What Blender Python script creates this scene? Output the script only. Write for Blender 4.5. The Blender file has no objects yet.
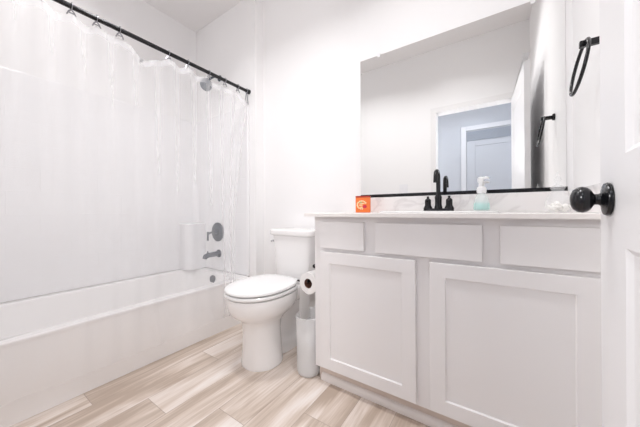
import bpy, bmesh, math, random
from mathutils import Vector, Matrix, noise

random.seed(7)
PI = math.pi
scene = bpy.context.scene
col = scene.collection

# ------------------------------------------------------------------ camera
cam_d = bpy.data.cameras.new('camera')
cam = bpy.data.objects.new('camera', cam_d)
col.objects.link(cam)
cam_d.sensor_width = 36.0
cam_d.lens = 36.0 * 258.5 / 640.0
cam_d.shift_y = -2.86 / 640.0
cam_d.clip_start = 0.02
TH, ROLL, EYE = 0.5906, 0.006, 0.9153
F = Vector((-math.sin(TH), math.cos(TH), 0)); R_ = Vector((math.cos(TH), math.sin(TH), 0)); U_ = Vector((0, 0, 1))
R2 = R_ * math.cos(ROLL) - U_ * math.sin(ROLL)
U2 = U_ * math.cos(ROLL) + R_ * math.sin(ROLL)
m = Matrix((R2, U2, -F)).transposed().to_4x4()
m.translation = Vector((0, 0, EYE))
cam.matrix_world = m
scene.camera = cam

# ------------------------------------------------------------------ world, big lights, exposure
w = bpy.data.worlds.new('world'); scene.world = w; w.use_nodes = True
w.node_tree.nodes['Background'].inputs[0].default_value = (0.85, 0.9, 1.0, 1)
w.node_tree.nodes['Background'].inputs[1].default_value = 0.6
EXPOSURE = 0.36
BULB = 1.3           # emission of the lit vanity globes
CEIL_W = 5.6        # each of the two flush lamps on the bathroom ceiling
TUB_FILL_W = 1.6       # recessed lamp added over the bathtub to brighten the alcove
WALL_FILL_W = 12.0       # each of two invented hall wall lamps giving low front fill
HALL_FILL_W = 2.0        # hall ceiling lamp added as fill from behind the camera
scene.view_settings.view_transform = 'Standard'
scene.view_settings.look = 'None'
scene.view_settings.gamma = 1
scene.view_settings.exposure = EXPOSURE
scene.view_settings.use_curve_mapping = False
scene.cycles.use_denoising = True
scene.cycles.max_bounces = 14
scene.cycles.diffuse_bounces = 8
scene.cycles.glossy_bounces = 6
scene.cycles.transmission_bounces = 10
scene.cycles.transparent_max_bounces = 16
scene.cycles.sample_clamp_indirect = 6

def area_light(name, loc, size, watts, color, rot=(0, 0, 0), sy=None, spread=136):
    d = bpy.data.lights.new(name, 'AREA')
    d.shape = 'DISK' if sy is None else 'RECTANGLE'
    d.size = size
    if sy: d.size_y = sy
    d.energy = watts; d.color = color; d.spread = math.radians(spread)
    o = bpy.data.objects.new(name, d); o.location = loc; o.rotation_euler = rot
    col.objects.link(o)
    return o
# light given by the flush ceiling lamps (their bodies are built further down)
for lx, ly in ((-1.25, 0.68), (-0.35, 0.75)):
    area_light('ceiling_lamp_light', (lx, ly, 2.685), 0.20, CEIL_W, (0.99, 0.99, 1.0))
area_light('tub_fill_light', (-2.1, 0.35, 2.725), 0.14, TUB_FILL_W, (1.0, 0.985, 0.98))  # added fill for the tub and alcove, no known fixture
area_light('hall_ceiling_fill_light', (-0.25, -0.52, 2.355), 0.28, HALL_FILL_W, (0.86, 0.92, 1.0))  # added fill through the doorway from the hall side

for lx in (-0.92, 0.60):  # made-up wall lamps, placed out of the mirror's view, for front fill
    area_light('hall_wall_fill_light', (lx, -0.865, 1.62), 0.20, WALL_FILL_W, (1.0, 0.985, 0.975), rot=(math.radians(90), 0, 0), spread=180)

# ------------------------------------------------------------------ materials
def mat(name, color, rough=0.5, metal=0.0, spec=0.5, coat=0.0, **kw):
    m = bpy.data.materials.new(name); m.use_nodes = True
    b = m.node_tree.nodes['Principled BSDF']
    b.inputs['Base Color'].default_value = (*color, 1)
    b.inputs['Roughness'].default_value = rough
    b.inputs['Metallic'].default_value = metal
    b.inputs['Specular IOR Level'].default_value = spec
    b.inputs['Coat Weight'].default_value = coat
    for k, v in kw.items():
        b.inputs[k.replace('_', ' ')].default_value = v
    return m
def N(m, t, **kw):
    n = m.node_tree.nodes.new(t)
    for k, v in kw.items(): setattr(n, k, v)
    return n
def LK(m, a, b): m.node_tree.links.new(a, b)
def add_bump(m, scale, strength, dist=0.002, detail=3, stretch=None):
    tc = N(m, 'ShaderNodeTexCoord'); nz = N(m, 'ShaderNodeTexNoise'); bp = N(m, 'ShaderNodeBump')
    nz.inputs['Scale'].default_value = scale; nz.inputs['Detail'].default_value = detail
    src = tc.outputs['Object']
    if stretch:
        mp = N(m, 'ShaderNodeMapping'); mp.inputs['Scale'].default_value = stretch
        LK(m, src, mp.inputs['Vector']); src = mp.outputs['Vector']
    LK(m, src, nz.inputs['Vector']); LK(m, nz.outputs['Fac'], bp.inputs['Height'])
    bp.inputs['Strength'].default_value = strength; bp.inputs['Distance'].default_value = dist
    LK(m, bp.outputs['Normal'], m.node_tree.nodes['Principled BSDF'].inputs['Normal'])
    return m

M = {}
M['wall'] = add_bump(mat('wall_paint', (0.905, 0.898, 0.90), 0.75, spec=0.25), 90, 0.12, 0.001)
M['ceiling'] = add_bump(mat('ceiling_paint', (0.86, 0.84, 0.835), 0.9, spec=0.1), 60, 0.15, 0.001)
M['trim'] = mat('trim_paint', (0.84, 0.83, 0.83), 0.35)
M['door'] = add_bump(mat('door_paint', (0.80, 0.795, 0.805), 0.38), 120, 0.08, 0.0006, stretch=(1, 1, 0.1))
M['cabinet'] = mat('cabinet_paint', (0.82, 0.80, 0.80), 0.38)
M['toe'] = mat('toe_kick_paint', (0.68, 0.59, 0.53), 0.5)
M['shoe'] = mat('shoe_moulding_paint', (0.80, 0.75, 0.72), 0.4)
M['porcelain'] = mat('porcelain', (0.88, 0.865, 0.86), 0.08, coat=0.5)
M['seat'] = mat('toilet_seat_plastic', (0.88, 0.88, 0.88), 0.15)
M['tub'] = mat('tub_acrylic', (0.92, 0.905, 0.90), 0.14, coat=0.3)
M['black'] = mat('matte_black_metal', (0.008, 0.008, 0.010), 0.22, metal=0.2)
M['gunmetal'] = mat('dark_grey_metal', (0.055, 0.070, 0.095), 0.45, metal=0.3)
M['chrome'] = mat('chrome', (0.62, 0.62, 0.64), 0.15, metal=1)
M['hook'] = mat('hook_wire', (0.34, 0.34, 0.36), 0.3, metal=1)
M['brass_dark'] = mat('hinge_dark', (0.06, 0.05, 0.05), 0.4)
M['sheet'] = mat('thin_tissue', (0.90, 0.89, 0.88), 0.9, spec=0.1)
m = M['sheet']; b = m.node_tree.nodes['Principled BSDF']; tl = N(m, 'ShaderNodeBsdfTranslucent'); tl.inputs[0].default_value = (.92, .91, .90, 1)
ms = N(m, 'ShaderNodeMixShader'); ms.inputs[0].default_value = 0.5; LK(m, b.outputs[0], ms.inputs[1]); LK(m, tl.outputs[0], ms.inputs[2]); LK(m, ms.outputs[0], m.node_tree.nodes['Material Output'].inputs[0])
M['paper'] = add_bump(mat('tissue_paper', (0.86, 0.84, 0.83), 0.9, spec=0.1), 200, 0.3, 0.0006)
M['card'] = mat('cardboard_core', (0.16, 0.075, 0.05), 0.9)
M['white_plastic'] = mat('white_plastic', (0.87, 0.87, 0.88), 0.3)
M['mirror'] = mat('mirror_silver', (0.90, 0.905, 0.90), 0.0, metal=1)
M['switch'] = mat('switch_plate_plastic', (0.86, 0.86, 0.88), 0.3)
M['greystrip'] = mat('grey_slats', (0.33, 0.36, 0.41), 0.6)
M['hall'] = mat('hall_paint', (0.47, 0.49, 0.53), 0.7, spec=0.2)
M['cotton'] = add_bump(mat('white_shells', (0.95, 0.93, 0.90), 0.8), 120, 0.5, 0.002)
M['drain'] = mat('drain_metal', (0.5, 0.5, 0.5), 0.25, metal=1)

# shower surround: glossy acrylic with moulded tile grooves
m = M['surround'] = mat('surround_acrylic', (0.90, 0.895, 0.905), 0.16, coat=0.3)
tc = N(m, 'ShaderNodeTexCoord'); sp = N(m, 'ShaderNodeSeparateXYZ'); LK(m, tc.outputs['Object'], sp.inputs[0])
ad = N(m, 'ShaderNodeMath', operation='ADD'); LK(m, sp.outputs['X'], ad.inputs[0]); LK(m, sp.outputs['Y'], ad.inputs[1])
cb = N(m, 'ShaderNodeCombineXYZ'); LK(m, ad.outputs[0], cb.inputs['X']); LK(m, sp.outputs['Z'], cb.inputs['Y'])
br = N(m, 'ShaderNodeTexBrick'); LK(m, cb.outputs[0], br.inputs['Vector'])
br.inputs['Scale'].default_value = 1; br.inputs['Brick Width'].default_value = 0.30; br.inputs['Row Height'].default_value = 0.15
br.inputs['Mortar Size'].default_value = 0.0035; br.inputs['Mortar Smooth'].default_value = 0.7
bp = N(m, 'ShaderNodeBump'); bp.invert = True; bp.inputs['Strength'].default_value = 0.35; bp.inputs['Distance'].default_value = 0.002
LK(m, br.outputs['Fac'], bp.inputs['Height']); LK(m, bp.outputs['Normal'], m.node_tree.nodes['Principled BSDF'].inputs['Normal'])

# counter: pale cultured marble with faint veins
def marble(name, base, vein, amount):
    m = mat(name, base, 0.22)
    b = m.node_tree.nodes['Principled BSDF']
    tc = N(m, 'ShaderNodeTexCoord'); n1 = N(m, 'ShaderNodeTexNoise'); n1.inputs['Scale'].default_value = 5; n1.inputs['Detail'].default_value = 5
    n1.inputs['Distortion'].default_value = 1.3
    LK(m, tc.outputs['Object'], n1.inputs['Vector'])
    cr = N(m, 'ShaderNodeValToRGB'); e = cr.color_ramp.elements
    e[0].position = 0.44; e[0].color = (0, 0, 0, 1); e[1].position = 0.56; e[1].color = (0, 0, 0, 1)
    x = cr.color_ramp.elements.new(0.5); x.color = (1, 1, 1, 1)
    LK(m, n1.outputs['Fac'], cr.inputs[0])
    ml = N(m, 'ShaderNodeMath', operation='MULTIPLY'); ml.inputs[1].default_value = amount; LK(m, cr.outputs[0], ml.inputs[0])
    mx = N(m, 'ShaderNodeMix', data_type='RGBA'); mx.inputs[6].default_value = (*base, 1); mx.inputs[7].default_value = (*vein, 1)
    LK(m, ml.outputs[0], mx.inputs[0]); LK(m, mx.outputs[2], b.inputs['Base Color'])
    return m
M['counter'] = marble('counter_marble', (0.84, 0.805, 0.785), (0.66, 0.62, 0.61), 0.10)
M['splash'] = marble('splash_marble', (0.88, 0.86, 0.855), (0.60, 0.57, 0.57), 0.40)

# floor planks: one hue per plank from a face attribute, grain drawn along the plank
m = M['floor'] = mat('wood_look_plank_tile', (0.6, 0.5, 0.43), 0.42)
b = m.node_tree.nodes['Principled BSDF']
at_ = N(m, 'ShaderNodeAttribute'); at_.attribute_name = 'seed'
tc = N(m, 'ShaderNodeTexCoord')
off = N(m, 'ShaderNodeVectorMath', operation='MULTIPLY_ADD'); off.inputs[1].default_value = (7.3, 13.1, 3.7)
LK(m, at_.outputs['Vector'], off.inputs[0]); LK(m, tc.outputs['Object'], off.inputs[2])
mp = N(m, 'ShaderNodeMapping'); mp.inputs['Scale'].default_value = (8.0, 0.95, 1); LK(m, off.outputs[0], mp.inputs[0])
n1 = N(m, 'ShaderNodeTexNoise'); n1.inputs['Scale'].default_value = 1.5; n1.inputs['Detail'].default_value = 4; n1.inputs['Distortion'].default_value = 0.7; n1.inputs['Roughness'].default_value = 0.5
LK(m, mp.outputs[0], n1.inputs['Vector'])
mp2 = N(m, 'ShaderNodeMapping'); mp2.inputs['Scale'].default_value = (70, 3.2, 1); LK(m, off.outputs[0], mp2.inputs[0])
n2 = N(m, 'ShaderNodeTexNoise'); n2.inputs['Scale'].default_value = 1.6; n2.inputs['Detail'].default_value = 5
LK(m, mp2.outputs[0], n2.inputs['Vector'])
cr = N(m, 'ShaderNodeValToRGB'); e = cr.color_ramp.elements
e[0].position = 0.30; e[0].color = (0.48, 0.385, 0.315, 1)
e[1].position = 0.70; e[1].color = (0.84, 0.785, 0.745, 1)
x = e.new(0.42); x.color = (0.62, 0.52, 0.445, 1)
x = e.new(0.55); x.color = (0.765, 0.68, 0.62, 1)
sx = N(m, 'ShaderNodeSeparateXYZ'); LK(m, at_.outputs['Vector'], sx.inputs[0])
t1 = N(m, 'ShaderNodeMath', operation='MULTIPLY_ADD'); t1.inputs[1].default_value = 0.16; LK(m, sx.outputs['X'], t1.inputs[0]); LK(m, n1.outputs['Fac'], t1.inputs[2])
t2 = N(m, 'ShaderNodeMath', operation='MULTIPLY_ADD'); t2.inputs[1].default_value = 0.30; LK(m, n2.outputs['Fac'], t2.inputs[0]); LK(m, t1.outputs[0], t2.inputs[2])
t3 = N(m, 'ShaderNodeMath', operation='SUBTRACT'); t3.inputs[1].default_value = 0.22; LK(m, t2.outputs[0], t3.inputs[0])
LK(m, t3.outputs[0], cr.inputs[0]); LK(m, cr.outputs[0], b.inputs['Base Color'])
bp = N(m, 'ShaderNodeBump'); bp.inputs['Strength'].default_value = 0.12; bp.inputs['Distance'].default_value = 0.001
LK(m, n2.outputs['Fac'], bp.inputs['Height']); LK(m, bp.outputs['Normal'], b.inputs['Normal'])
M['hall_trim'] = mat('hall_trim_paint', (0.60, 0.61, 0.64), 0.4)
M['grout'] = mat('floor_grout', (0.42, 0.34, 0.29), 0.9)

# clear vinyl, translucent bin, glass, soap
m = M['vinyl'] = mat('clear_vinyl', (0.985, 0.985, 1.0), 0.16, Alpha=0.24)
b = m.node_tree.nodes['Principled BSDF']
tc = N(m, 'ShaderNodeTexCoord'); mp = N(m, 'ShaderNodeMapping'); mp.inputs['Scale'].default_value = (1, 14, 1.2)
nz = N(m, 'ShaderNodeTexNoise'); nz.inputs['Scale'].default_value = 2.2; nz.inputs['Detail'].default_value = 3; nz.inputs['Distortion'].default_value = 0.6
LK(m, tc.outputs['Object'], mp.inputs[0]); LK(m, mp.outputs[0], nz.inputs['Vector'])
bp = N(m, 'ShaderNodeBump'); bp.inputs['Strength'].default_value = 0.55; bp.inputs['Distance'].default_value = 0.012
LK(m, nz.outputs['Fac'], bp.inputs['Height']); LK(m, bp.outputs['Normal'], b.inputs['Normal'])
lw = N(m, 'ShaderNodeLayerWeight'); lw.inputs['Blend'].default_value = 0.5
mr = N(m, 'ShaderNodeMapRange'); mr.inputs['From Min'].default_value = 0.10; mr.inputs['From Max'].default_value = 0.9; mr.inputs['To Min'].default_value = 0.17; mr.inputs['To Max'].default_value = 0.5
LK(m, lw.outputs['Facing'], mr.inputs['Value']); LK(m, mr.outputs[0], b.inputs['Alpha'])
M['hem'] = mat('vinyl_hem', (0.95, 0.95, 0.97), 0.2, Alpha=0.36)
M['bin'] = mat('frosted_bin_plastic', (0.95, 0.955, 0.965), 0.3, Alpha=0.42)
M['bag'] = add_bump(mat('bin_bag', (0.85, 0.83, 0.82), 0.4, Alpha=0.8), 30, 0.9, 0.02)
M['glass'] = mat('clear_glass', (0.93, 0.95, 0.96), 0.02, Alpha=0.22)
M['bottle'] = mat('clear_bottle', (0.88, 0.95, 0.95), 0.05, Alpha=0.28)
M['soap'] = mat('aqua_soap', (0.45, 0.85, 0.80), 0.15, Alpha=0.6)
M['orange'] = mat('orange_print', (0.88, 0.20, 0.04), 0.45)
M['orange_dark'] = mat('dark_red_orange_print', (0.42, 0.03, 0.01), 0.45)
M['cream'] = mat('cream_print', (0.92, 0.75, 0.45), 0.5)
M['red'] = mat('red_print', (0.62, 0.02, 0.06), 0.5)
M['green'] = mat('green_print', (0.45, 0.50, 0.20), 0.5)
def emis(name, c, s):
    m = bpy.data.materials.new(name); m.use_nodes = True; nt = m.node_tree
    b = nt.nodes['Principled BSDF']; b.inputs['Base Color'].default_value = (*c, 1)
    b.inputs['Emission Color'].default_value = (*c, 1); b.inputs['Emission Strength'].default_value = s
    return m
M['bulb'] = emis('lit_bulb', (1.0, 0.95, 0.89), BULB)
M['lens'] = emis('lit_lamp_lens', (1.0, 0.97, 0.94), 1.5)
M['shade'] = mat('opal_glass_shade', (0.85, 0.84, 0.82), 0.4)

# ------------------------------------------------------------------ mesh helpers
def bm_new(): return bmesh.new()
def add_box(bm, x0, x1, y0, y1, z0, z1, bev=0.0, seg=2):
    vs = [bm.verts.new(p) for p in [(x0, y0, z0), (x1, y0, z0), (x1, y1, z0), (x0, y1, z0), (x0, y0, z1), (x1, y0, z1), (x1, y1, z1), (x0, y1, z1)]]
    fs = [bm.faces.new([vs[i] for i in f]) for f in [(3, 2, 1, 0), (4, 5, 6, 7), (0, 1, 5, 4), (1, 2, 6, 5), (2, 3, 7, 6), (3, 0, 4, 7)]]
    if bev > 0:
        es = list({e for f in fs for e in f.edges})
        bmesh.ops.bevel(bm, geom=es, offset=bev, segments=seg, profile=0.6, affect='EDGES')
    return bm
def add_loft(bm, rings, close=True, cap0=True, cap1=True):
    rv = [[bm.verts.new(p) for p in r] for r in rings]
    n = len(rings[0])
    for a, b_ in zip(rv[:-1], rv[1:]):
        for i in range(n if close else n - 1):
            j = (i + 1) % n
            bm.faces.new([a[i], a[j], b_[j], b_[i]])
    if cap0: bm.faces.new(list(reversed(rv[0])))
    if cap1: bm.faces.new(rv[-1])
    return bm
def frame_for(t):
    t = t.normalized(); a = Vector((0, 0, 1)) if abs(t.z) < 0.9 else Vector((1, 0, 0))
    n = t.cross(a).normalized(); return n, t.cross(n).normalized()
def add_tube(bm, pts, r, n=12, closed=False):
    pts = [Vector(p) for p in pts]; rings = []; prev = None
    for i, p in enumerate(pts):
        if closed: t = pts[(i + 1) % len(pts)] - pts[i - 1]
        else: t = pts[min(i + 1, len(pts) - 1)] - pts[max(i - 1, 0)]
        t.normalize()
        if prev is None: a, _ = frame_for(t)
        else: a = (prev - t * prev.dot(t)).normalized()
        prev = a; c = t.cross(a)
        rr = r[i] if isinstance(r, (list, tuple)) else r
        rings.append([p + (a * math.cos(k * 2 * PI / n) + c * math.sin(k * 2 * PI / n)) * rr for k in range(n)])
    if closed:
        rv = [[bm.verts.new(p) for p in q] for q in rings]
        for i in range(len(rv)):
            a, b_ = rv[i], rv[(i + 1) % len(rv)]
            for k in range(n): bm.faces.new([a[k], a[(k + 1) % n], b_[(k + 1) % n], b_[k]])
    else: add_loft(bm, rings)
    return bm
def add_lathe(bm, prof, origin=(0, 0, 0), axis='Z', n=40, cap0=True, cap1=True, sx=1, sy=1):
    o = Vector(origin); rings = []
    for r, h in prof:
        ring = []
        for k in range(n):
            a = 2 * PI * k / n; u, v = math.cos(a) * r * sx, math.sin(a) * r * sy
            ring.append(o + {'Z': Vector((u, v, h)), 'Y': Vector((u, h, v)), 'X': Vector((h, u, v))}[axis])
        rings.append(ring)
    return add_loft(bm, rings, cap0=cap0, cap1=cap1)
def obj(name, bm, material, parent=None, smooth=35, mats=None):
    bmesh.ops.recalc_face_normals(bm, faces=bm.faces)
    me = bpy.data.meshes.new(name); bm.to_mesh(me); bm.free()
    for mm in (mats or [material]): me.materials.append(mm)
    if smooth:
        for p in me.polygons: p.use_smooth = True
        me.set_sharp_from_angle(angle=math.radians(smooth))
    o = bpy.data.objects.new(name, me); col.objects.link(o)
    if smooth:
        wn = o.modifiers.new('face_weighted_normals', 'WEIGHTED_NORMAL'); wn.keep_sharp = True; wn.weight = 100
    if parent:
        o.parent = parent; o.matrix_parent_inverse = parent.matrix_basis.inverted()
    return o
def thing(name, label, cat, loc=(0, 0, 0), group=None):
    o = bpy.data.objects.new(name, None); col.objects.link(o); o.location = loc; o.empty_display_size = 0.05
    o['label'] = label; o['category'] = cat
    if group: o['group'] = group
    return o
def tag(o, label, cat, group=None):
    o['label'] = label; o['category'] = cat
    if group: o['group'] = group
    return o
def struct(name, bm, material, label, cat, parent=None, smooth=35):
    o = obj(name, bm, material, parent, smooth)
    if parent is None: o['kind'] = 'structure'; o['label'] = label; o['category'] = cat
    return o
def boxes(*bs, bev=0.0):
    bm = bm_new()
    for b_ in bs: add_box(bm, *b_, bev=bev)
    return bm
def egg(cx, cy, hw, lf, lb, z, n=48, pf=2.0, pb=2.6):
    """Plan outline: lf toward the camera side (-Y), lb toward the wall (+Y)."""
    out = []
    for k in range(n):
        a = 2 * PI * k / n; c, s = math.cos(a), math.sin(a)
        p = pb if s > 0 else pf
        x = hw * math.copysign(abs(c) ** (2 / p), c)
        y = (lb if s > 0 else lf) * math.copysign(abs(s) ** (2 / p), s)
        out.append(Vector((cx + x, cy + y, z)))
    return out
def rrect(cx, cy, hx, hy, z, n=64, p=8):
    return egg(cx, cy, hx, hy, hy, z, n, p, p)

# ------------------------------------------------------------------ dimensions
XL, XR = -2.507, 0.297            # left alcove wall, right wall
YE, YA, YB = -0.03, 1.492, 1.583  # entry wall, alcove end wall, back wall with the mirror
XS = -1.642                       # corner where the alcove end wall steps back
ZC = 2.74
HX0, HX1 = -1.6, 0.9              # hall
HY = -0.95

# ------------------------------------------------------------------ room shell
bm = bm_new()
sl = bm.faces.layers.float_vector.new('seed')
PW = 0.1735; X0 = -1.757; L = 1.12; G = 0.0011
joint = {0: .415, 1: .973, 2: .58, 3: .25, 4: .733, 5: .06, 6: .93, 7: 0.36, 8: 0.8, 9: .15, 10: .62, 11: .95, -1: .7}
for i in range(-1, 17):
    xa, xb = X0 + i * PW, X0 + (i + 1) * PW
    j = joint.get(i, (i * 0.37) % 1)
    y = j - 3 * L
    while y < 1.9:
        a, b_ = max(y, -1.2), min(y + L, 1.75)
        if b_ - a > 0.02:
            vs = [bm.verts.new(q) for q in [(xa + G, a + G, 0), (xb - G, a + G, 0), (xb - G, b_ - G, 0), (xa + G, b_ - G, 0)]]
            f = bm.faces.new(vs); f[sl] = (random.uniform(-.5, .5), random.random(), random.random())
        y += L
v = [bm.verts.new(q) for q in [(-2.65, -1.2, -.0012), (1.2, -1.2, -.0012), (1.2, 1.75, -.0012), (-2.65, 1.75, -.0012)]]
gf = bm.faces.new(v)
gf2 = None
gf.material_index = 1
floor = obj('floor', bm, None, smooth=0, mats=[M['floor'], M['grout']])
floor['kind'] = 'structure'; floor['label'] = 'floor of pale brown wood-look planks running beside the bathtub'; floor['category'] = 'floor'

struct('ceiling', boxes((-2.65, 0.45, YE - 0.12, 1.75, ZC, ZC + .08)), M['ceiling'], 'plain warm white ceiling above the shower alcove', 'ceiling')
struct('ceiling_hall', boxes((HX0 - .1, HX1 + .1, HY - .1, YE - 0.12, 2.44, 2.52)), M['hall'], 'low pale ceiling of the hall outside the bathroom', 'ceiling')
struct('wall_left', boxes((XL - .1, XL, YE - .12, YA + .2, 0, ZC)), M['wall'], 'white wall behind the long side of the bathtub', 'wall')
struct('wall_alcove', boxes((XL, XS, YA, YB + .12, 0, ZC), bev=0.004), M['wall'], 'white end wall of the shower alcove with the taps', 'wall')
struct('wall_back', boxes((XS, XR + .1, YB, YB + .12, 0, ZC)), M['wall'], 'white wall behind the toilet, vanity and mirror', 'wall')
struct('wall_right', boxes((XR, XR + .1, YE - .12, YB, 0, ZC)), M['wall'], 'white side wall carrying the black towel ring', 'wall')
DX0, DX1, DH = -0.535, 0.175, 2.015     # doorway
struct('wall_entry', boxes((XL, DX0 - .02, YE - .12, YE, 0, ZC), (DX1 + .02, XR, YE - .12, YE, 0, ZC), (DX0 - .02, DX1 + .02, YE - .12, YE, DH + .02, ZC)), M['wall'],
       'white wall around the doorway, seen only in the mirror', 'wall')
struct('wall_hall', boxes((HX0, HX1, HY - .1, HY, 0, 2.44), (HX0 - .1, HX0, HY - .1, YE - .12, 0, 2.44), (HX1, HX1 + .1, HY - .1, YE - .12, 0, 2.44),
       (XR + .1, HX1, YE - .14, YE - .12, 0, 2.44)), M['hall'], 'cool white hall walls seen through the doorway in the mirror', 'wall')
# baseboards
struct('baseboard_back', boxes((XS, -0.80, YB - .013, YB, 0, .10), bev=.003), M['trim'], 'white baseboard along the wall behind the toilet', 'baseboard')
struct('baseboard_right', boxes((XR - .013, XR, YE + .02, 1.16, 0, .10), bev=.003), M['trim'], 'white baseboard along the side wall behind the open door', 'baseboard')
# doorway casing and jamb
c = .058
struct('trim_1', boxes((DX0 - c, DX0, YE, YE + .016, 0, DH + c), (DX1, DX1 + c, YE, YE + .016, 0, DH + c), (DX0, DX1, YE, YE + .016, DH, DH + c),
       (DX0 - .02, DX0, YE - .12, YE, 0, DH), (DX1, DX1 + .02, YE - .12, YE, 0, DH), (DX0 - .02, DX1 + .02, YE - .12, YE, DH, DH + .02), bev=.002), M['trim'],
       'white casing around the bathroom doorway, seen in the mirror', 'trim')
# hall door opposite, with its casing and the grey strip over it
hd = thing('door_2', 'pale panelled hall door seen in the mirror through the doorway', 'door', (0.0, HY, 0)); hd['kind'] = 'structure'
obj('door_frame', boxes((-.37, -.305, HY, HY + .02, 0, 2.06), (.42, .485, HY, HY + .02, 0, 2.06), (-.305, .42, HY, HY + .02, 2.0, 2.06), bev=.003), M['hall_trim'], hd)
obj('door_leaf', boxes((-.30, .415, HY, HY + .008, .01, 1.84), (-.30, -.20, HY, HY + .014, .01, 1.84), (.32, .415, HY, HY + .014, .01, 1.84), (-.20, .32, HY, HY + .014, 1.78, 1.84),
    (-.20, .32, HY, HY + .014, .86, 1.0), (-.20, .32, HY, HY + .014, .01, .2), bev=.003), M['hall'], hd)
st = boxes((-.30, .415, HY, HY + .006, 1.86, 1.985))
for k in range(8): add_box(st, -.30, .415, HY + .004, HY + .012, 1.864 + k * .015, 1.872 + k * .015)
obj('slat_strip', st, M['greystrip'], hd)  # unidentified grey band over the hall door, drawn with slats
# light switch on the entry wall, seen in the mirror
sw = thing('light_switch', 'white switch plate reflected in the lower left of the mirror', 'switch', (-.905, YE, 1.17))
obj('plate', boxes((-.955, -.857, YE, YE + .006, 1.11, 1.228), bev=.002), M['switch'], sw)
for xx in (-.930, -.884): obj('rocker', boxes((xx - .016, xx + .016, YE + .006, YE + .010, 1.137, 1.20), bev=.0015), M['switch'], sw)

# ------------------------------------------------------------------ bathroom door (open, along the right wall)
def panel_face(bm, sgn, x, ys, zs):
    """raised-panel door face at x with normal sgn*X: frame quads, then stepped panels."""
    for i in range(3):
        for j in range(5):
            y0, y1, z0, z1 = ys[i], ys[i + 1], zs[j], zs[j + 1]
            if i == 1 and j in (1, 3):
                steps = [(0, 0), (.010, -.007), (.022, -.009), (.050, -.002)]
                rings = [[Vector((x + sgn * d, y0 + q, z0 + q)), Vector((x + sgn * d, y1 - q, z0 + q)), Vector((x + sgn * d, y1 - q, z1 - q)), Vector((x + sgn * d, y0 + q, z1 - q))] for q, d in steps]
                add_loft(bm, rings, cap0=False)
            else:
                bm.faces.new([bm.verts.new(p) for p in [(x, y0, z0), (x, y1, z0), (x, y1, z1), (x, y0, z1)]])
DW = 0.775; DT = 0.035
ys = [0, .150, DW - .150, DW]; zs = [0, .22, .840, .997, 1.83, 1.975]   # y measured from the free edge, toward the hinge
bm = bm_new()
panel_face(bm, -1, 0, ys, zs); panel_face(bm, 1, DT, ys, zs)
for q in ([(0, 0, 0), (DT, 0, 0), (DT, 0, 1.975), (0, 0, 1.975)], [(0, DW, 0), (DT, DW, 0), (DT, DW, 1.975), (0, DW, 1.975)],
          [(0, 0, 0), (DT, 0, 0), (DT, DW, 0), (0, DW, 0)], [(0, 0, 2.03), (DT, 0, 2.03), (DT, DW, 1.975), (0, DW, 1.975)]):
    bm.faces.new([bm.verts.new(p) for p in q])
bmesh.ops.remove_doubles(bm, verts=bm.verts, dist=1e-5)
DA = math.atan(0.05)
DM = Matrix.Translation((0.1885, 0.785, 0.01)) @ Matrix.Rotation(-DA, 4, 'Z') @ Matrix.Scale(-1, 4, (0, 1, 0))
bmesh.ops.transform(bm, matrix=DM, verts=bm.verts)
door = struct('door_1', bm, M['door'], 'white two-panel door standing open along the right wall', 'door', smooth=20)
KY, KZ = .068, .924
def knob_bm(side):
    s = -1 if side < 0 else 1; x = 0 if side < 0 else DT
    bm = bm_new()
    add_lathe(bm, [(.0, x + s * .001), (.031, x + s * .001), (.032, x + s * .004), (.030, x + s * .008), (.020, x + s * .010), (.013, x + s * .012), (.0105, x + s * .016), (.0105, x + s * .021),
                   (.014, x + s * .0235), (.0205, x + s * .027), (.0245, x + s * .032), (.026, x + s * .038), (.0245, x + s * .045), (.019, x + s * .0515), (.010, x + s * .055), (.0, x + s * .056)],
              (0, KY, KZ), 'X', n=40, cap0=False, cap1=False)
    bmesh.ops.remove_doubles(bm, verts=bm.verts, dist=1e-6)
    bmesh.ops.transform(bm, matrix=DM, verts=bm.verts); return bm
for side in (-1, 1):
    k = obj('door_knob', knob_bm(side), M['black'], door, smooth=50); k['label'] = 'round black knob on a black rosette'
bm = boxes((DT * .5 - .012, DT * .5 + .012, -.0008, .001, KZ - .028, KZ + .028)); bmesh.ops.transform(bm, matrix=DM, verts=bm.verts)
obj('latch_plate', bm, M['black'], door)

# ------------------------------------------------------------------ bathtub
TX0, TX1 = XL + .002, -1.722; TY0, TY1 = YE + .002, YA - .002; TZ = .363
tcx, tcy = (TX0 + TX1) / 2, (TY0 + TY1) / 2; hx, hy_ = (TX1 - TX0) / 2, (TY1 - TY0) / 2
n = 96
def tring(hx_, hy__, z, p=10, dx=0, dy=0): return rrect(tcx + dx, tcy + dy, hx_, hy__, z, n, p)
bm = bm_new()
rings = [tring(hx, hy_, 0, 60), tring(hx, hy_, .10, 60), tring(hx - .004, hy_, .112, 60), tring(hx - .006, hy_, TZ - .03, 60), tring(hx, hy_, TZ - .02, 60), tring(hx, hy_, TZ - .006, 60), tring(hx - .006, hy_ - .003, TZ, 50),
         tring(hx - .055, hy_ - .062, TZ + .001, 12), tring(hx - .068, hy_ - .078, TZ - .008, 9), tring(hx - .078, hy_ - .09, TZ - .05, 7), tring(hx - .10, hy_ - .12, .20, 6), tring(hx - .14, hy_ - .17, .09, 5), tring(hx - .20, hy_ - .25, .065, 4)]
add_loft(bm, rings)
tub = thing('bathtub', 'white alcove bathtub behind the clear shower curtain', 'bathtub', (tcx, tcy, 0))
obj('tub_shell', bm, M['tub'], tub, smooth=40)
bm = add_lathe(bm_new(), [(.0, -.012), (.036, -.012), (.038, -.006), (.038, 0)], (-2.107, TY1 - .088, .300), 'Y', n=32)
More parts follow.
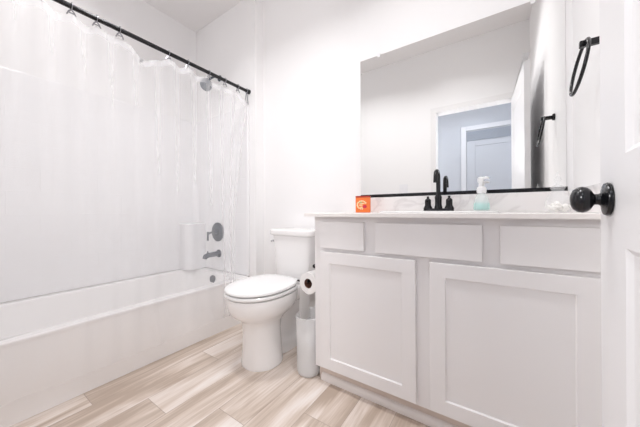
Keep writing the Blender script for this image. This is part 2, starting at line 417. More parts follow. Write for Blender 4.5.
obj('overflow_cover', bm, M['gunmetal'], tub)['label'] = 'round dark grey overflow cover'
obj('drain', add_lathe(bm_new(), [(.03, .064), (.032, .068), (.02, .070)], (-2.107, TY1 - .34, 0), 'Z'), M['gunmetal'], tub)

# surround: three moulded panels above the tub
sh = 1.81
bm = bm_new()
TH_ = .012
path = [(TX1 + .0, TY1), ]
# plan outline of the inner face with rounded corners, from the front edge of the end wall round to the entry wall
def arc(cx, cy, r, a0, a1, k=8): return [(cx + r * math.cos(a0 + (a1 - a0) * i / k), cy + r * math.sin(a0 + (a1 - a0) * i / k)) for i in range(k + 1)]
r = .06
inner = [(TX1 - .002, YA - TH_)] + arc(XL + TH_ + r, YA - TH_ - r, r, PI / 2, PI) + arc(XL + TH_ + r, YE + TH_ + r, r, PI, PI * 1.5) + [(TX1 - .002, YE + TH_)]
outer = [(TX1 - .002, YA - .001)] + [(XL + .001, YA - .001)] * 9 + [(XL + .001, YE + .001)] * 9 + [(TX1 - .002, YE + .001)]
z0 = TZ + .003
prof = [[Vector((x, y, z0)) for x, y in inner], [Vector((x, y, sh - .008)) for x, y in inner],
        [Vector((x + (ox - x) * .5, y + (oy - y) * .5, sh)) for (x, y), (ox, oy) in zip(inner, outer)], [Vector((x, y, sh)) for x, y in outer]]
add_loft(bm, prof, close=False, cap0=False, cap1=False)
sur = thing('shower_surround', 'white moulded shower surround lining the alcove above the bathtub', 'shower wall', (tcx, tcy, z0))
obj('wall_panels', bm, M['surround'], sur, smooth=40)
# flange at the front edge of the end panel and corner shelves
obj('front_flange', boxes((TX1 - .03, TX1 + .004, YA - .018, YA - .001, z0, sh), bev=.005), M['surround'], sur)
bm = bm_new()
for (za, zb) in ((z0, .80),):
    outl = [(XL + TH_, YA - TH_), (XL + TH_, YA - .19)] + arc(XL + .10, YA - .13, .06, -PI / 2, 0, 5) + [(XL + .16, YA - TH_)]
    rings = [[Vector((x, y, z)) for x, y in outl] for z in (za, zb - .006)]
    cxx, cyy = XL + .08, YA - .09
    rings.append([Vector((cxx + (x - cxx) * .95, cyy + (y - cyy) * .95, zb)) for x, y in outl])
    add_loft(bm, rings)
obj('corner_shelf', bm, M['surround'], sur)

# valve, spout, shower head
v = thing('shower_valve', 'round dark grey shower valve plate with lever above the tub spout', 'shower valve', (-2.145, YA - TH_, .722))
obj('valve_plate', add_lathe(bm_new(), [(.088, 0), (.088, -.006), (.080, -.012), (.03, -.014), (.026, -.03), (.022, -.045), (.0, -.046)], (-2.145, YA - TH_ - .001, .722), 'Y'), M['gunmetal'], v)
bm = add_tube(bm_new(), [(-2.145, YA - .045, .722), (-2.185, YA - .062, .716), (-2.225, YA - .066, .700)], .009)
add_tube(bm, [(-2.222, YA - .066, .722), (-2.225, YA - .066, .640)], .008)
obj('valve_handle', bm, M['gunmetal'], v)
s = thing('tub_spout', 'dark grey tub spout below the round shower valve', 'tub spout', (-2.13, YA - TH_, .52))
bm = add_lathe(bm_new(), [(.0, 0), (.036, 0), (.036, -.008), (.028, -.014)], (-2.13, YA - TH_ - .001, .522), 'Y')
obj('spout_flange', bm, M['gunmetal'], s)
bm = add_tube(bm_new(), [(-2.13, YA - .02, .522), (-2.13, YA - .08, .522), (-2.13, YA - .125, .520), (-2.13, YA - .150, .512), (-2.13, YA - .158, .492)], [.024, .023, .022, .022, .019], n=16)
add_tube(bm, [(-2.13, YA - .128, .535), (-2.13, YA - .128, .556)], .006)
obj('spout_body', bm, M['gunmetal'], s)
s = thing('rain_shower', 'round dark grey shower head behind the curtain top', 'shower head', (-2.12, YA, 2.11))
obj('wall_flange', add_lathe(bm_new(), [(.0, 0), (.028, 0), (.026, -.006), (.012, -.012)], (-2.12, YA - .001, 2.158), 'Y'), M['gunmetal'], s)
obj('shower_arm', add_tube(bm_new(), [(-2.12, YA - .005, 2.158), (-2.12, YA - .06, 2.15), (-2.12, YA - .10, 2.115), (-2.12, YA - .125, 2.07)], .009), M['gunmetal'], s)
bm = add_lathe(bm_new(), [(.0, .03), (.012, .03), (.016, .022), (.018, .012), (.050, .002), (.054, -.006), (.052, -.012), (.0, -.013)], (0, 0, 0), 'Z', cap0=False, cap1=False)
bmesh.ops.transform(bm, matrix=Matrix.Translation((-2.12, YA - .137, 2.045)) @ Matrix.Rotation(math.radians(28), 4, 'Z') @ Matrix.Rotation(math.radians(-62), 4, 'X'), verts=bm.verts)
obj('spray_face', bm, M['gunmetal'], s)

# ------------------------------------------------------------------ curtain rod, hooks, curtain
RX, RZ = -1.716, 1.925
rod = thing('curtain_rod', 'matte black shower curtain rod across the alcove', 'curtain rod', (RX, YA, RZ))
obj('rod', add_tube(bm_new(), [(RX, YE, RZ), (RX, .5, RZ), (RX, YA, RZ)], .0125, n=16), M['black'], rod)
for yy, d in ((YA, -1), (YE, 1)):
    obj('end_cap', add_lathe(bm_new(), [(.019, 0), (.019, d * .012), (.015, d * .022), (.0, d * .022)], (RX, yy, RZ), 'Y'), M['black'], rod)
HOOKS = [.06, .15, .262, .378, .475, .575, .835, .960, 1.117, 1.252, 1.373, 1.462]
def top_z(y):
    """height of the curtain's top edge: pinned at the hooks, sagging between them"""
    hs = [-.02] + HOOKS + [1.48]
    base = 1.888
    for a, b_ in zip(hs[:-1], hs[1:]):
        if a <= y <= b_:
            t = (y - a) / (b_ - a); g = b_ - a
            sag = .075 * (1 - abs(2 * t - 1)) ** .9 if g > .2 else .022 * (1 - abs(2 * t - 1)) ** .8
            z = base - sag
            if y > 1.373: z -= (y - 1.373) / .09 * .065
            return z
    return base
def hook(y, z_end, label):
    r = .0175
    t = thing('curtain_hook', label, 'curtain hook', (RX, y, RZ), 'curtain hooks on the black rod')
    o = obj('hook_ring', add_tube(bm_new(), [(RX + r * math.cos(a), y, RZ + r * math.sin(a)) for a in [i * 2 * PI / 20 for i in range(20)]], .0021, n=6, closed=True), M['hook'], t)
    top = Vector((RX, y, RZ - r))
    bm = add_tube(bm_new(), [top + Vector((0, -.002, 0)), (RX, y - .010, (RZ - r + z_end) / 2), (RX, y - .017, z_end - .008)], .0032, n=6)
    add_tube(bm, [top + Vector((0, .002, 0)), (RX, y + .010, (RZ - r + z_end) / 2), (RX, y + .017, z_end - .008)], .0032, n=6)
    add_tube(bm, [(RX, y - .012, z_end + .004), (RX, y + .012, z_end + .004)], .0030, n=6)
    obj('hook_clip', bm, M['hook'], t)
ords = ['where the rod leaves the top of the picture', 'second from the left in view, at the rod\'s upper part',
        'third from the left in view', 'just left of the long sag in the curtain top', 'just right of the long sag in the curtain top', 'between the long sag and the shower head',
        'right in front of the shower head', 'just right of the shower head', 'second from the alcove end wall', 'hanging beside the rod\'s end cap at the wall']
for y, od in zip(HOOKS[2:], ords):
    hook(y, top_z(y), 'silver wire curtain hook ' + od)

cur = thing('shower_curtain', 'clear plastic shower curtain hanging outside the white tub', 'shower curtain', (RX, .7, 1.86))
def cur_pt(u, v):
    """u along the rod 0..1, v down 0..1"""
    y_top = .0 + 1.478 * u
    zt = top_z(y_top); zb = .112 + .006 * math.sin(y_top * 7)
    z = zt + (zb - zt) * v
    pull = .145 * min(1, v * 1.9) ** .8 + .02 * v          # the free edge falls back from the wall
    y = y_top - pull * max(0, (u - .80) / .20) ** 1.3
    pleat = math.sin((y_top - .02) * 2 * PI / .115)
    amp = .016 * (1 - v) ** 1.5 + .004
    cr_ = noise.noise(Vector((y * 13 + .6 * math.sin(v * 3), v * 1.3, 7))); cr2 = 1 - abs(noise.noise(Vector((y * 21 + v * 1.5, v * 2.2, 11)))) * 2
    x = RX + .031 * min(1, v * 1.25) + (.006 * cr_ + .0010 * cr2 ** 3) * (1 - .65 * v) * (1 if y < .9 else .7) + pleat * amp * .6 + .004 * math.sin(y * 9 + v * 5) + .006 * noise.noise(Vector((y * 6, v * 3.5, 2)))
    if u > .93: x += .005 * math.sin((u - .93) / .07 * PI * 3) * (1 - .3 * v)
    # a diagonal crease low on the apron
    d = abs((y - .72) - (.36 - z) * .16)
    if z < .40 and d < .03: x += .006 * (1 - d / .03)
    return Vector((max(x, RX - .0 + (.006 if z < .45 else -.02)), y, z))
NU, NV = 420, 90
V_HEM = 2
bm = bm_new()
g = [[bm.verts.new(cur_pt(i / NU, j / NV)) for j in range(V_HEM, NV + 1)] for i in range(NU + 1)]
for i in range(NU):
    for j in range(NV - V_HEM): bm.faces.new([g[i][j], g[i + 1][j], g[i + 1][j + 1], g[i][j + 1]])
obj('curtain_sheet', bm, M['vinyl'], cur, smooth=80)
bm = bm_new()
g = [[bm.verts.new(cur_pt(i / NU, j / 2 * V_HEM / NV)) for j in range(3)] for i in range(NU + 1)]
for i in range(NU):
    for j in range(2): bm.faces.new([g[i][j], g[i + 1][j], g[i + 1][j + 1], g[i][j + 1]])
obj('top_hem', bm, M['hem'], cur, smooth=80)['label'] = 'whiter reinforced top hem'
p = cur_pt(.4635, .008)
obj('eyelet', add_tube(bm_new(), [(p.x + .003, p.y + .007 * math.cos(a), p.z + .007 * math.sin(a)) for a in [i * PI / 6 for i in range(12)]], .0018, n=6, closed=True), M['hook'], cur)

# ------------------------------------------------------------------ toilet
TXc = -1.178; WY = YB
toi = thing('toilet', 'white two-piece toilet with closed lid between tub and vanity', 'toilet', (TXc, 1.25, 0))
bm = bm_new()
# z, hw, y_mid, front len, back len
secs = [(.0, .122, 1.125, .125, .11), (.012, .124, 1.125, .127, .112), (.04, .120, 1.125, .124, .108), (.12, .113, 1.125, .120, .105), (.20, .108, 1.122, .118, .105), (.255, .110, 1.12, .122, .12),
        (.285, .122, 1.115, .145, .16), (.31, .146, 1.11, .175, .20), (.335, .166, 1.11, .198, .235), (.362, .177, 1.11, .208, .245), (.385, .181, 1.11, .213, .25), (.406, .182, 1.11, .214, .25), (.421, .180, 1.11, .212, .25), (.425, .172, 1.11, .205, .245)]
add_loft(bm, [egg(TXc - (.008 if z < .27 else 0), ym, hw, lf, lb, z, 56, 2.1, 2.3) for z, hw, ym, lf, lb in secs])
# rear shelf under the tank, trapway bulge and foot
add_loft(bm, [egg(TXc, 1.42, hw, .15, .13, z, 40, 4, 5) for z, hw in ((.30, .07), (.33, .10), (.36, .125), (.408, .13), (.414, .125))])
add_loft(bm, [egg(TXc, 1.36, hw, lf, lb, z, 40, 2.6, 3) for z, hw, lf, lb in ((.0, .068, .16, .14), (.05, .068, .16, .14), (.078, .062, .16, .135), (.092, .050, .15, .13), (.14, .044, .14, .12), (.22, .050, .16, .14), (.31, .085, .18, .14), (.36, .09, .18, .14))])
obj('bowl', bm, M['porcelain'], toi, smooth=50)
# seat ring
def ring_solid(hw, ym, lf, lb, z0, z1, hole, rnd=.005, pf=2.1, pb=2.7):
    bm = bm_new(); o = [egg(TXc, ym, hw - q, lf - q, lb - q, z, 72, pf, pb) for q, z in ((rnd, z0), (0, z0 + rnd), (0, z1 - rnd), (rnd, z1))]
    i = [egg(TXc, ym - .01, hw - hole, lf - hole, lb - hole - .02, z, 72, pf, 2.2) for z in (z1, z0)]
    rings = o + i + [o[0]]
    rv = [[bm.verts.new(p) for p in r_] for r_ in rings[:-1]]; rv.append(rv[0])
    for a, b_ in zip(rv[:-1], rv[1:]):
        for k in range(72): bm.faces.new([a[k], a[(k + 1) % 72], b_[(k + 1) % 72], b_[k]])
    return bm
obj('seat', ring_solid(.184, 1.105, .217, 00.235, .430, .449, .065), M['seat'], toi, smooth=40)
bm = bm_new()
add_loft(bm, [egg(TXc, 1.105, 0.183 - q, .217 - q, .225 - q, z, 72, 2.1, 2.7) for q, z in ((.005, .455), (.0, .459), (.0, .468), (.004, .474), (.015, .478), (.05, .481), (.10, .4825))])
obj('lid', bm, M['seat'], toi, smooth=50)
for sx in (-1, 1):
    obj('hinge', add_tube(bm_new(), [(TXc + sx * .075 - .02, 1.345, .452), (TXc + sx * .075 + .02, 1.345, .452)], .011), M['white_plastic'], toi)
    obj('hinge_pin', add_tube(bm_new(), [(TXc + sx * .075 + sx * .02, 1.345, .452), (TXc + sx * .075 + sx * .038, 1.345, .452)], .006), M['brass_dark'], toi)
    obj('bolt_cap', add_lathe(bm_new(), [(.014, 0), (.014, .008), (.008, .015), (.0, .016)], (TXc + sx * .050, 1.40, .084), 'Z', n=20), M['white_plastic'], toi)
bm = bm_new()
add_loft(bm, [rrect(TXc, 1.468, hx_, hyy, z, 64, p) for hx_, hyy, z, p in ((.135, .075, .412, 5), (.148, .085, .425, 6), (.152, .088, .46, 7), (.162, .092, .60, 7), (.173, .096, .739, 7))])
obj('tank', bm, M['porcelain'], toi, smooth=50)
bm = bm_new()
add_loft(bm, [rrect(TXc, 1.466, hx_, hyy, z, 64, 8) for hx_, hyy, z in ((.178, .100, .7395), (.189, .106, .744), (.192, .108, .752), (.192, .108, .772), (.188, .104, .781), (.177, .095, .785))])
obj('tank_lid', bm, M['porcelain'], toi, smooth=50)
bm = add_tube(bm_new(), [(TXc - .160, 1.40, .695), (TXc - .180, 1.40, .695)], .009)
add_tube(bm, [(TXc - .176, 1.403, .695), (TXc - .180, 1.385, .694), (TXc - .180, 1.378, .693)], .0055)
obj('flush_lever', bm, M['chrome'], toi)['label'] = 'small chrome flush lever'

# ------------------------------------------------------------------ vanity
VX0, VX1 = -0.800, 0.292; FY = 1.143; DY = 1.123
van = thing('vanity_cabinet', 'white shaker vanity cabinet under the pale countertop', 'cabinet', (-.25, 1.36, 0))
FT = .02
bm = bm_new()
add_box(bm, VX0, VX0 + .016, FY + FT, YB - .002, .085, .884)
add_box(bm, VX1 - .016, VX1, FY + FT, YB - .002, .085, .884)
add_box(bm, VX0 + .016, VX1 - .016, FY + FT, YB - .002, .085, .10)
add_box(bm, VX0 + .016, VX1 - .016, YB - .01, YB - .002, .10, .884)
for b_ in ((VX0, -.735, .085, .884), (-.30, -.19, .125, .695), (.245, VX1, .085, .884), (-.735, .245, .850, .884), (-.735, .245, .695, .735), (-.735, .245, .085, .125), (-.53, -.43, .735, .85), (-.055, .04, .735, .85)):
    add_box(bm, b_[0], b_[1], FY, FY + FT, b_[2], b_[3])
obj('cabinet_body', bm, M['cabinet'], van)
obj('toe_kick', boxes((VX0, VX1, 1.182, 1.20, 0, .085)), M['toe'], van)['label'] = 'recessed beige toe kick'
bm = bm_new()
prof = [(1.182, 0), (1.163, 0), (1.163, .012)] + [(1.182 - .019 * math.cos(a), .008 + .026 * math.sin(a)) for a in (PI / 8, PI / 4, PI * 3 / 8, PI / 2)]
add_loft(bm, [[Vector((x, y, z)) for y, z in prof] for x in (VX0 + .02, VX1)])
obj('shoe_moulding', bm, M['shoe'], van)['label'] = 'warmer off-white shoe moulding'
def shaker(x0, x1, z0, z1, rail=.057):
    bm = bm_new(); yb = FY - .001; yf = DY
    # outer slab edge + front frame + bevelled recess
    rings = []
    def R4(q, y): return [Vector((x0 + q, y, z0 + q)), Vector((x1 - q, y, z0 + q)), Vector((x1 - q, y, z1 - q)), Vector((x0 + q, y, z1 - q))]
    rings = [R4(0, yb), R4(0, yf + .0015), R4(.0015, yf), R4(rail, yf), R4(rail + .003, yf + .008)]
    add_loft(bm, rings, cap1=False)
    p = bm_new(); add_loft(p, [R4(rail + .0028, yf + .0078), R4(rail + .0028, yf + .012)])
    return bm, p
for x0, x1, hl in ((-.755, -.274, 0), (-.218, .274, 1)):
    a, p = shaker(x0, x1, .0988, .7027)
    d = obj('cabinet_door', a, M['cabinet'], van, smooth=20); obj('inset_panel', p, M['cabinet'], d)
for x0, x1 in ((-.755, -.509), (-.450, -.035), (.020, .274)):
    obj('drawer_front', boxes((x0, x1, DY, FY - .001, .7219, .8575), bev=.0015), M['cabinet'], van)

# countertop with a sink cut-out
CX0, CX1, CY0, CZ0, CZ1 = -.838, XR - .001, 1.097, .8845, .9025
SX, SY, SHX, SHY = -.229, 1.325, .250, .190
def rect_ring(x0, x1, y0, y1, z, angs):
    out = []
    for a in angs:
        c, s = math.cos(a), math.sin(a); t = 1e9
        if abs(c) > 1e-9: t = min(t, ((x1 if c > 0 else x0) - SX) / c)
        if abs(s) > 1e-9: t = min(t, ((y1 if s > 0 else y0) - SY) / s)
        out.append(Vector((SX + c * t, SY + s * t, z)))
    return out
corners = [math.atan2(y - SY, x - SX) % (2 * PI) for x, y in ((CX0, CY0), (CX1, CY0), (CX1, YB), (CX0, YB))]
angs = sorted([2 * PI * i / 72 for i in range(72)] + corners)
def sup(a, hx_, hy__, z, p=3.4):
    c, s = math.cos(a), math.sin(a); r_ = (abs(c / hx_) ** p + abs(s / hy__) ** p) ** (-1 / p)
    return Vector((SX + c * r_, SY + s * r_, z))
e = .002
rings = [rect_ring(CX0, CX1, CY0, YB - .0005, CZ0, angs), rect_ring(CX0, CX1, CY0, YB - .0005, CZ1 - e, angs), rect_ring(CX0 + e, CX1, CY0 + e, YB - .0005, CZ1, angs),
         [sup(a, SHX - .02, SHY - .02, CZ1) for a in angs], [sup(a, SHX - .02, SHY - .02, CZ0) for a in angs]]
bm = bm_new(); rv = [[bm.verts.new(p) for p in r_] for r_ in rings]; rv.append(rv[0]); na = len(angs)
for a, b_ in zip(rv[:-1], rv[1:]):
    for k in range(na): bm.faces.new([a[k], a[(k + 1) % na], b_[(k + 1) % na], b_[k]])
ct = thing('countertop', 'pale marble-look countertop with backsplash on the white vanity', 'countertop', (-.27, 1.34, CZ0))
obj('counter_slab', bm, M['counter'], ct, smooth=30)
obj('backsplash', boxes((-.745, CX1, YB - .018, YB - .0005, CZ1, .997), bev=.002), M['splash'], ct)
obj('side_splash', boxes((CX1 - .018, CX1, CY0 + .01, YB - .018, CZ1, .997), bev=.002), M['splash'], ct)
# sink
sink = thing('sink', 'white drop-in sink with a thin raised rim in the countertop', 'sink', (SX, SY, CZ1))
rr = [(0, 0.0), (0, .004), (-.003, .0065), (-.012, .0075), (-.035, .0060), (-.045, -.002), (-.055, -.05), (-.08, -.10), (-.12, -.125)]
bm = bm_new(); an = [2 * PI * i / 72 for i in range(72)]
yb_off = .055
rings = []
for i, (q, z) in enumerate(rr):
    ring = [sup(a, SHX + q, SHY + q, CZ1 + .0005 + z) for a in an]
    if i >= 4:   # faucet deck at the back: basin sits forward
        for p_ in ring: p_.y = SY - SHY + (p_.y - (SY - SHY)) * .80
    rings.append(ring)
add_loft(bm, rings, cap0=False)
obj('basin', bm, M['porcelain'], sink, smooth=50)
obj('sink_drain', add_lathe(bm_new(), [(.022, 0), (.022, .004), (.012, .005)], (SX, SY - .03, CZ1 - .1245), 'Z', n=24), M['drain'], sink)

# faucet
fx, fy, fz = -.238, 1.465, CZ1 + .0085
fa = thing('faucet', 'matte black two-handle faucet on the back of the sink', 'faucet', (fx, fy, fz))
bm = bm_new(); add_loft(bm, [rrect(fx, fy, hx_, hyy, z, 48, 3.0) for hx_, hyy, z in ((.073, .026, fz), (.073, .026, fz + .006), (.070, .023, fz + .011), (.062, .018, fz + .013))])
obj('base_plate', bm, M['black'], fa)
bm = add_lathe(bm_new(), [(.021, .01), (.019, .02), (.0165, .03), (.0165, .062), (.0175, .066), (.0175, .072), (.0135, .080), (.011, .086)], (fx, fy, fz), 'Z', n=28)
pts = [(fx, fy, fz + .08), (fx, fy, fz + .13), (fx, fy, fz + .165)] + [(fx, fy - .036 + .036 * math.cos(a), fz + .168 + .034 * math.sin(a)) for a in [PI * i / 10 for i in range(1, 10)]] + [(fx, fy - .072, fz + .160), (fx, fy - .073, fz + .142)]
add_tube(bm, pts, [.0105] * (len(pts) - 3) + [.0105, .011, .0115], n=16)
obj('spout', bm, M['black'], fa, smooth=50)
for sx in (-1, 1):
    hx_ = fx + sx * .051
    bm = add_lathe(bm_new(), [(.023, .008), (.0225, .014), (.019, .022), (.0155, .028), (.0155, .052), (.0145, .058), (.010, .063), (.006, .066), (.0055, .071), (.007, .074), (.004, .077), (.0, .0775)], (hx_, fy, fz), 'Z', n=28, cap1=False)
    add_tube(bm, [(hx_, fy, fz + .050), (hx_ + sx * .004, fy - .030, fz + .054)], [.006, .0045], n=10)
    obj('handle', bm, M['black'], fa, smooth=50)

# mirror with clips and black bottom channel
mir = thing('wall_mirror', 'large frameless mirror above the vanity backsplash', 'mirror', (-.228, YB, 1.0))
MX0, MX1, MZ0, MZ1 = -.728, .272, 1.006, 1.9012
obj('mirror_glass', boxes((MX0, MX1, YB - .006, YB - .0005, MZ0, MZ1)), M['mirror'], mir, smooth=0)
obj('bottom_channel', boxes((MX0, MX1 + .004, YB - .011, YB - .0005, .998, 1.0165)), M['black'], mir)['label'] = 'thin black bottom channel'
for xx in (-.600, .160):
    obj('mirror_clip', boxes((xx - .009, xx + .009, YB - .011, YB - .0005, MZ1 - .014, MZ1 + .012), bev=.002), M['white_plastic'], mir)

# soap dispenser
sx_, sy_, sz_ = -.047, 1.475, CZ1 + .0085
sd = thing('soap_dispenser', 'clear pump bottle with aqua soap and white foam pump by the faucet', 'soap dispenser', (sx_, sy_, sz_))
bp_ = [(.030, 0), (.0345, .004), (.0355, .012), (.034, .035), (.029, .058), (.021, .076), (.0165, .085), (.0165, .092)]
obj('bottle', add_lathe(bm_new(), bp_, (sx_, sy_, sz_), 'Z', n=36, sy=.8), M['bottle'], sd, smooth=60)
obj('soap', add_lathe(bm_new(), [(.027, .003), (.0325, .006), (.0335, .012), (.0325, .030), (.031, .037)], (sx_, sy_, sz_), 'Z', n=36, sy=.8), M['soap'], sd, smooth=60)['label'] = 'aqua liquid soap'
obj('collar', add_lathe(bm_new(), [(.0185, .084), (.0205, .090), (.0205, .104), (.0175, .112), (.011, .116)], (sx_, sy_, sz_), 'Z', n=28), M['white_plastic'], sd)
bm = add_lathe(bm_new(), [(.008, .114), (.008, .135), (.012, .138), (.013, .146), (.012, .158), (.006, .163)], (sx_ - .004, sy_, sz_), 'Z', n=24)
add_tube(bm, [(sx_ - .004, sy_, sz_ + .154), (sx_ + .018, sy_ - .010, sz_ + .157), (sx_ + .030, sy_ - .015, sz_ + .154)], [.0065, .006, .005], n=12)
obj('pump_head', bm, M['white_plastic'], sd)

# orange box
ox, oy = -.661, 1.46
ob = thing('orange_box', 'small orange printed box on the left end of the countertop', 'box', (ox, oy, CZ1))
hw = .044; z0_, z1_ = CZ1 + .0005, CZ1 + .101; d0 = .016
ang = math.radians(16)
bm = bm_new(); add_box(bm, -hw, hw, -d0, d0, z0_, z1_ - .010, bev=.003)
T = Matrix.Translation((ox, oy, 0)) @ Matrix.Rotation(ang, 4, 'Z')
def place(bm): bmesh.ops.transform(bm, matrix=T, verts=bm.verts); return bm
obj('carton', place(bm), M['orange'], ob)
obj('lid', place(boxes((-hw, hw, -d0, d0, z1_ - .010, z1_), bev=.002)), M['orange_dark'], ob)['label'] = 'dark red top edge'
def disc_y(bm, cx, cz, rx, rz, y, n=24):
    add_loft(bm, [[Vector((cx + rx * math.cos(2 * PI * k / n), yy, cz + rz * math.sin(2 * PI * k / n))) for k in range(n)] for yy in (y, y - .0006)])
    return bm
zc_ = CZ1 + .046
bm = bm_new()
for k in range(12):
    a = PI * .16 + k * 2 * PI / 16
    disc_y(bm, -.006 + .027 * math.cos(a), zc_ + .024 * math.sin(a), .0046, .0046, -d0)
disc_y(bm, -.012, zc_ - .001, .012, .0035, -d0); disc_y(bm, -.004, zc_ + .009, .016, .003, -d0); disc_y(bm, -.008, zc_ - .014, .008, .0035, -d0)
obj('printed_emblem', place(bm), M['cream'], ob)
obj('emblem_dot', place(disc_y(bm_new(), .012, zc_ - .010, .0125, .010, -d0 - .0008)), M['red'], ob)
obj('emblem_leaf', place(disc_y(bm_new(), -.012, zc_ + .014, .008, .0045, -d0 - .0008)), M['green'], ob)

# glass jar with white shells
jx, jy = .203, 1.315
jar = thing('glass_jar', 'clear glass apothecary jar on the countertop next to the door knob', 'jar', (jx, jy, CZ1))
obj('jar_body', add_lathe(bm_new(), [(.020, .0005), (.034, .002), (.038, .012), (.038, .030), (.033, .052), (.024, .070), (.018, .080), (.018, .088), (.021, .091)], (jx, jy, CZ1), 'Z', n=40, cap1=False), M['glass'], jar, smooth=60)
obj('jar_lid', add_lathe(bm_new(), [(.022, .0915), (.022, .095), (.015, .101), (.006, .106), (.005, .112), (.009, .118), (.011, .126), (.008, .134), (.003, .140), (.002, .152), (.0, .153)], (jx, jy, CZ1), 'Z', n=32, cap1=False), M['glass'], jar, smooth=60)
bm = bm_new()
rnd = random.Random(3)
for k in range(60):
    a = rnd.uniform(0, 2 * PI); rr_ = .028 * math.sqrt(rnd.random()); zz = .008 + rnd.random() * (.040 - rr_ * .8)
    bmesh.ops.create_icosphere(bm, subdivisions=2, radius=rnd.uniform(.005, .008), matrix=Matrix.Translation((jx + rr_ * math.cos(a), jy + rr_ * math.sin(a), CZ1 + zz)) @ Matrix.Diagonal((1, .8, .7, 1)))
so = obj('shell_pieces', bm, M['cotton']); tag(so, 'heap of small white pieces inside the clear glass jar', 'filler'); so['kind'] = 'stuff'

# towel ring on the right wall
tr = thing('towel_ring', 'black towel ring on the right wall beside the mirror', 'towel ring', (XR, 1.165, 1.45))
obj('wall_plate', add_lathe(bm_new(), [(.0, 0), (.019, 0), (.019, -.008), (.016, -.011), (.0, -.011)], (XR - .0005, 1.165, 1.447), 'X', cap0=False), M['black'], tr)
obj('arm', boxes((.234, XR - .010, 1.158, 1.172, 1.436, 1.456), bev=.0015), M['black'], tr)
rc = Vector((.232, 1.183, 1.356)); RR = .081; tilt = math.radians(10)
pts = []
for i in range(48):
    a = 2 * PI * i / 48
    yy, zz = RR * math.cos(a), RR * math.sin(a)
    pts.append((.248 - (RR - zz) * math.sin(tilt) * 1.0, 1.165 + yy, 1.452 - (RR - zz) * math.cos(tilt)))
obj('ring', add_tube(bm_new(), pts, .0048, n=12, closed=True), M['black'], tr)

# ------------------------------------------------------------------ toilet paper on the vanity side
hp = thing('toilet_paper_holder', 'black toilet paper holder on the vanity side panel', 'toilet paper holder', (VX0, 1.21, .60))
px_, pz_ = -.870, .518
bm = add_lathe(bm_new(), [(.0, 0), (.022, 0), (.022, -.006), (.010, -.010), (.009, -.045), (.012, -.050), (.013, -.058), (.010, -.064), (.0, -.066)], (VX0 - .0005, 1.30, .585), 'X', cap0=False, cap1=False)
add_tube(bm, [(px_, 1.30, .580), (px_, 1.302, .545), (px_, 1.296, pz_), (px_, 1.28, pz_)], .006)
obj('post', bm, M['black'], hp)
bm = add_tube(bm_new(), [(px_, 1.29, pz_), (px_, 1.165, pz_)], .006)
obj('roll_bar', bm, M['black'], hp)
bm = add_lathe(bm_new(), [(.0, 0), (.013, 0), (.013, -.005), (.009, -.008), (.009, -.02)], (VX0 - .0005, 1.175, .607), 'X', cap0=False)
bmesh.ops.create_uvsphere(bm, u_segments=20, v_segments=14, radius=.012, matrix=Matrix.Translation((VX0 - .026, 1.175, .607)))
obj('finial', bm, M['black'], hp)
tp = thing('toilet_paper_roll', 'white toilet paper roll with a sheet hanging into the bin', 'toilet paper', (px_, 1.22, pz_ - .01))
cz = pz_ - .0135; R0, R1 = .027, .061; ya, yb2 = 1.172, 1.272
bm = bm_new(); n_ = 48
def circ(r_, y): return [Vector((px_ + r_ * math.cos(2 * PI * k / n_), y, cz + r_ * math.sin(2 * PI * k / n_))) for k in range(n_)]
rings = [circ(R0, ya), circ(R1 - .002, ya), circ(R1, ya + .002), circ(R1, yb2 - .002), circ(R1 - .002, yb2), circ(R0, yb2)]
add_loft(bm, rings, cap0=False, cap1=False)
obj('roll', bm, M['paper'], tp)
obj('cardboard_core', add_loft(bm_new(), [circ(R0 - .0012, ya + .001), circ(R0, ya + .001), circ(R0, yb2 - .001), circ(R0 - .0012, yb2 - .001), circ(R0 - .0012, ya + .001)], cap0=False, cap1=False), M['card'], tp)
bm = bm_new(); rows = []
for j in range(15):
    z = cz - j * .0168
    rows.append([bm.verts.new((px_ - R1 - .0012 + .004 * math.sin(j * .6) * (j / 14) + .003 * math.sin(i * 1.1) * (j / 14), ya + .002 + i * .0137 + .003 * math.sin(j * .5) * (j / 14), z - (.006 * (7 - i) / 7 * (j / 14)))) for i in range(8)])
for a, b_ in zip(rows[:-1], rows[1:]):
    for i in range(7): bm.faces.new([a[i], a[i + 1], b_[i + 1], b_[i]])
bmesh.ops.solidify(bm, geom=bm.faces[:], thickness=.0006)
obj('hanging_sheet', bm, M['sheet'], tp)

# bin
bx, by = -.873, 1.205
wb = thing('waste_bin', 'narrow frosted plastic bin on the floor between toilet and vanity', 'waste bin', (bx, by, 0))
def br_(hx_, hyy, z, p=2.6): return rrect(bx, by, hx_, hyy, z, 48, p)
bm = bm_new()
outs = [(.050, .072, .001), (.060, .084, .006), (.065, .089, .02), (.069, .097, .320), (.071, .099, .325), (.069, .097, .328)]
ins = [(.067, .095, .323), (.062, .086, .022), (.045, .067, .008)]
add_loft(bm, [br_(*q) for q in outs + ins])
obj('bin_shell', bm, M['bin'], wb, smooth=50)
bm = bm_new()
rings = []
for j in range(9):
    t = j / 8; z = .012 + .20 * t; s_ = (.60 + .32 * math.sin(t * PI * .55)) if j < 8 else .45
    rings.append([Vector((bx + (p_.x - bx) * s_ * (1 + .12 * noise.noise(Vector((k * .35, j * .7, 1)))), by + (p_.y - by) * s_ * (1 + .12 * noise.noise(Vector((k * .35, j * .7, 5)))), z)) for k, p_ in enumerate(br_(.056, .078, 0))])
add_loft(bm, rings)
obj('bin_liner', bm, M['bag'], wb, smooth=60)

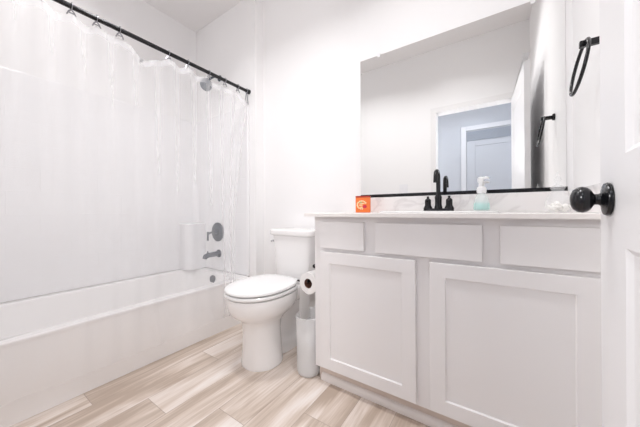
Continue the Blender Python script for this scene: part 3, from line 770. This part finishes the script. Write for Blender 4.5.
# ------------------------------------------------------------------ lamps (outside the picture, they light the room; hall and alcove ones are added fill)
vl = thing('vanity_light', 'three-globe vanity light on the wall above the mirror', 'wall lamp', (-.228, YB, 2.42))
obj('back_plate', boxes((-.50, .05, YB - .025, YB, 2.44, 2.52), bev=.004), M['black'], vl)
for xx in (-.42, -.225, -.03):
    arm = obj('lamp_arm', add_tube(bm_new(), [(xx, YB - .02, 2.48), (xx, YB - .09, 2.49), (xx, YB - .115, 2.475), (xx, YB - .115, 2.45)], .008), M['black'], vl)
    obj('globe_holder', add_lathe(bm_new(), [(.012, .135), (.030, .128), (.034, .110), (.034, .100)], (xx, YB - .115, 2.325), 'Z', n=28), M['black'], vl)
    bm = bm_new(); bmesh.ops.create_uvsphere(bm, u_segments=32, v_segments=18, radius=.058, matrix=Matrix.Translation((xx, YB - .115, 2.375)))
    obj('opal_globe', bm, M['bulb'], vl)
def flush_lamp(name, label, x, y, z, r_):
    t = thing(name, label, 'ceiling lamp', (x, y, z))
    obj('lamp_base', add_lathe(bm_new(), [(r_, 0), (r_, -.02), (r_ - .006, -.026)], (x, y, z), 'Z'), M['white_plastic'], t)
    obj('diffuser', add_lathe(bm_new(), [(r_ - .008, -.022), (r_ - .012, -.034), (r_ * .8, -.042), (r_ * .4, -.046), (.0, -.047)], (x, y, z), 'Z', cap1=False), M['lens'], t)
flush_lamp('ceiling_lamp', 'flush white bathroom ceiling lamp nearer the toilet and tub', -1.25, .68, ZC, .11)
flush_lamp('ceiling_lamp', 'flush white bathroom ceiling lamp nearer the vanity', -.35, .75, ZC, .11)
flush_lamp('hall_ceiling_fill', 'added flush fill lamp on the hall ceiling outside the doorway', -.25, -.52, 2.44, .15)
sl_ = thing('tub_fill_lamp', 'added recessed fill lamp in the alcove ceiling over the bathtub', 'ceiling lamp', (-2.1, .35, ZC))
obj('trim_ring', add_lathe(bm_new(), [(.075, 0), (.095, 0), (.095, -.004), (.078, -.008), (.075, 0)], (-2.1, .35, ZC - .0005), 'Z', cap0=False, cap1=False), M['white_plastic'], sl_)
obj('lamp_lens', add_lathe(bm_new(), [(.0, -.001), (.075, -.001), (.075, -.003), (.0, -.003)], (-2.1, .35, ZC), 'Z', cap0=False, cap1=False), M['lens'], sl_)
for lx, lab in ((-.92, 'added opal fill lamp on the hall wall left of the doorway'), (.60, 'added opal fill lamp on the hall wall behind the open door side')):
    t = thing('hall_wall_fill', lab, 'wall lamp', (lx, HY, 1.62))
    obj('wall_bracket', add_lathe(bm_new(), [(.05, 0), (.05, .02), (.03, .03)], (lx, HY, 1.62), 'Y'), M['black'], t)
    obj('opal_disc', add_lathe(bm_new(), [(.09, .03), (.105, .04), (.11, .06), (.105, .075), (.0, .078)], (lx, HY, 1.62), 'Y', cap1=False), M['lens'], t)
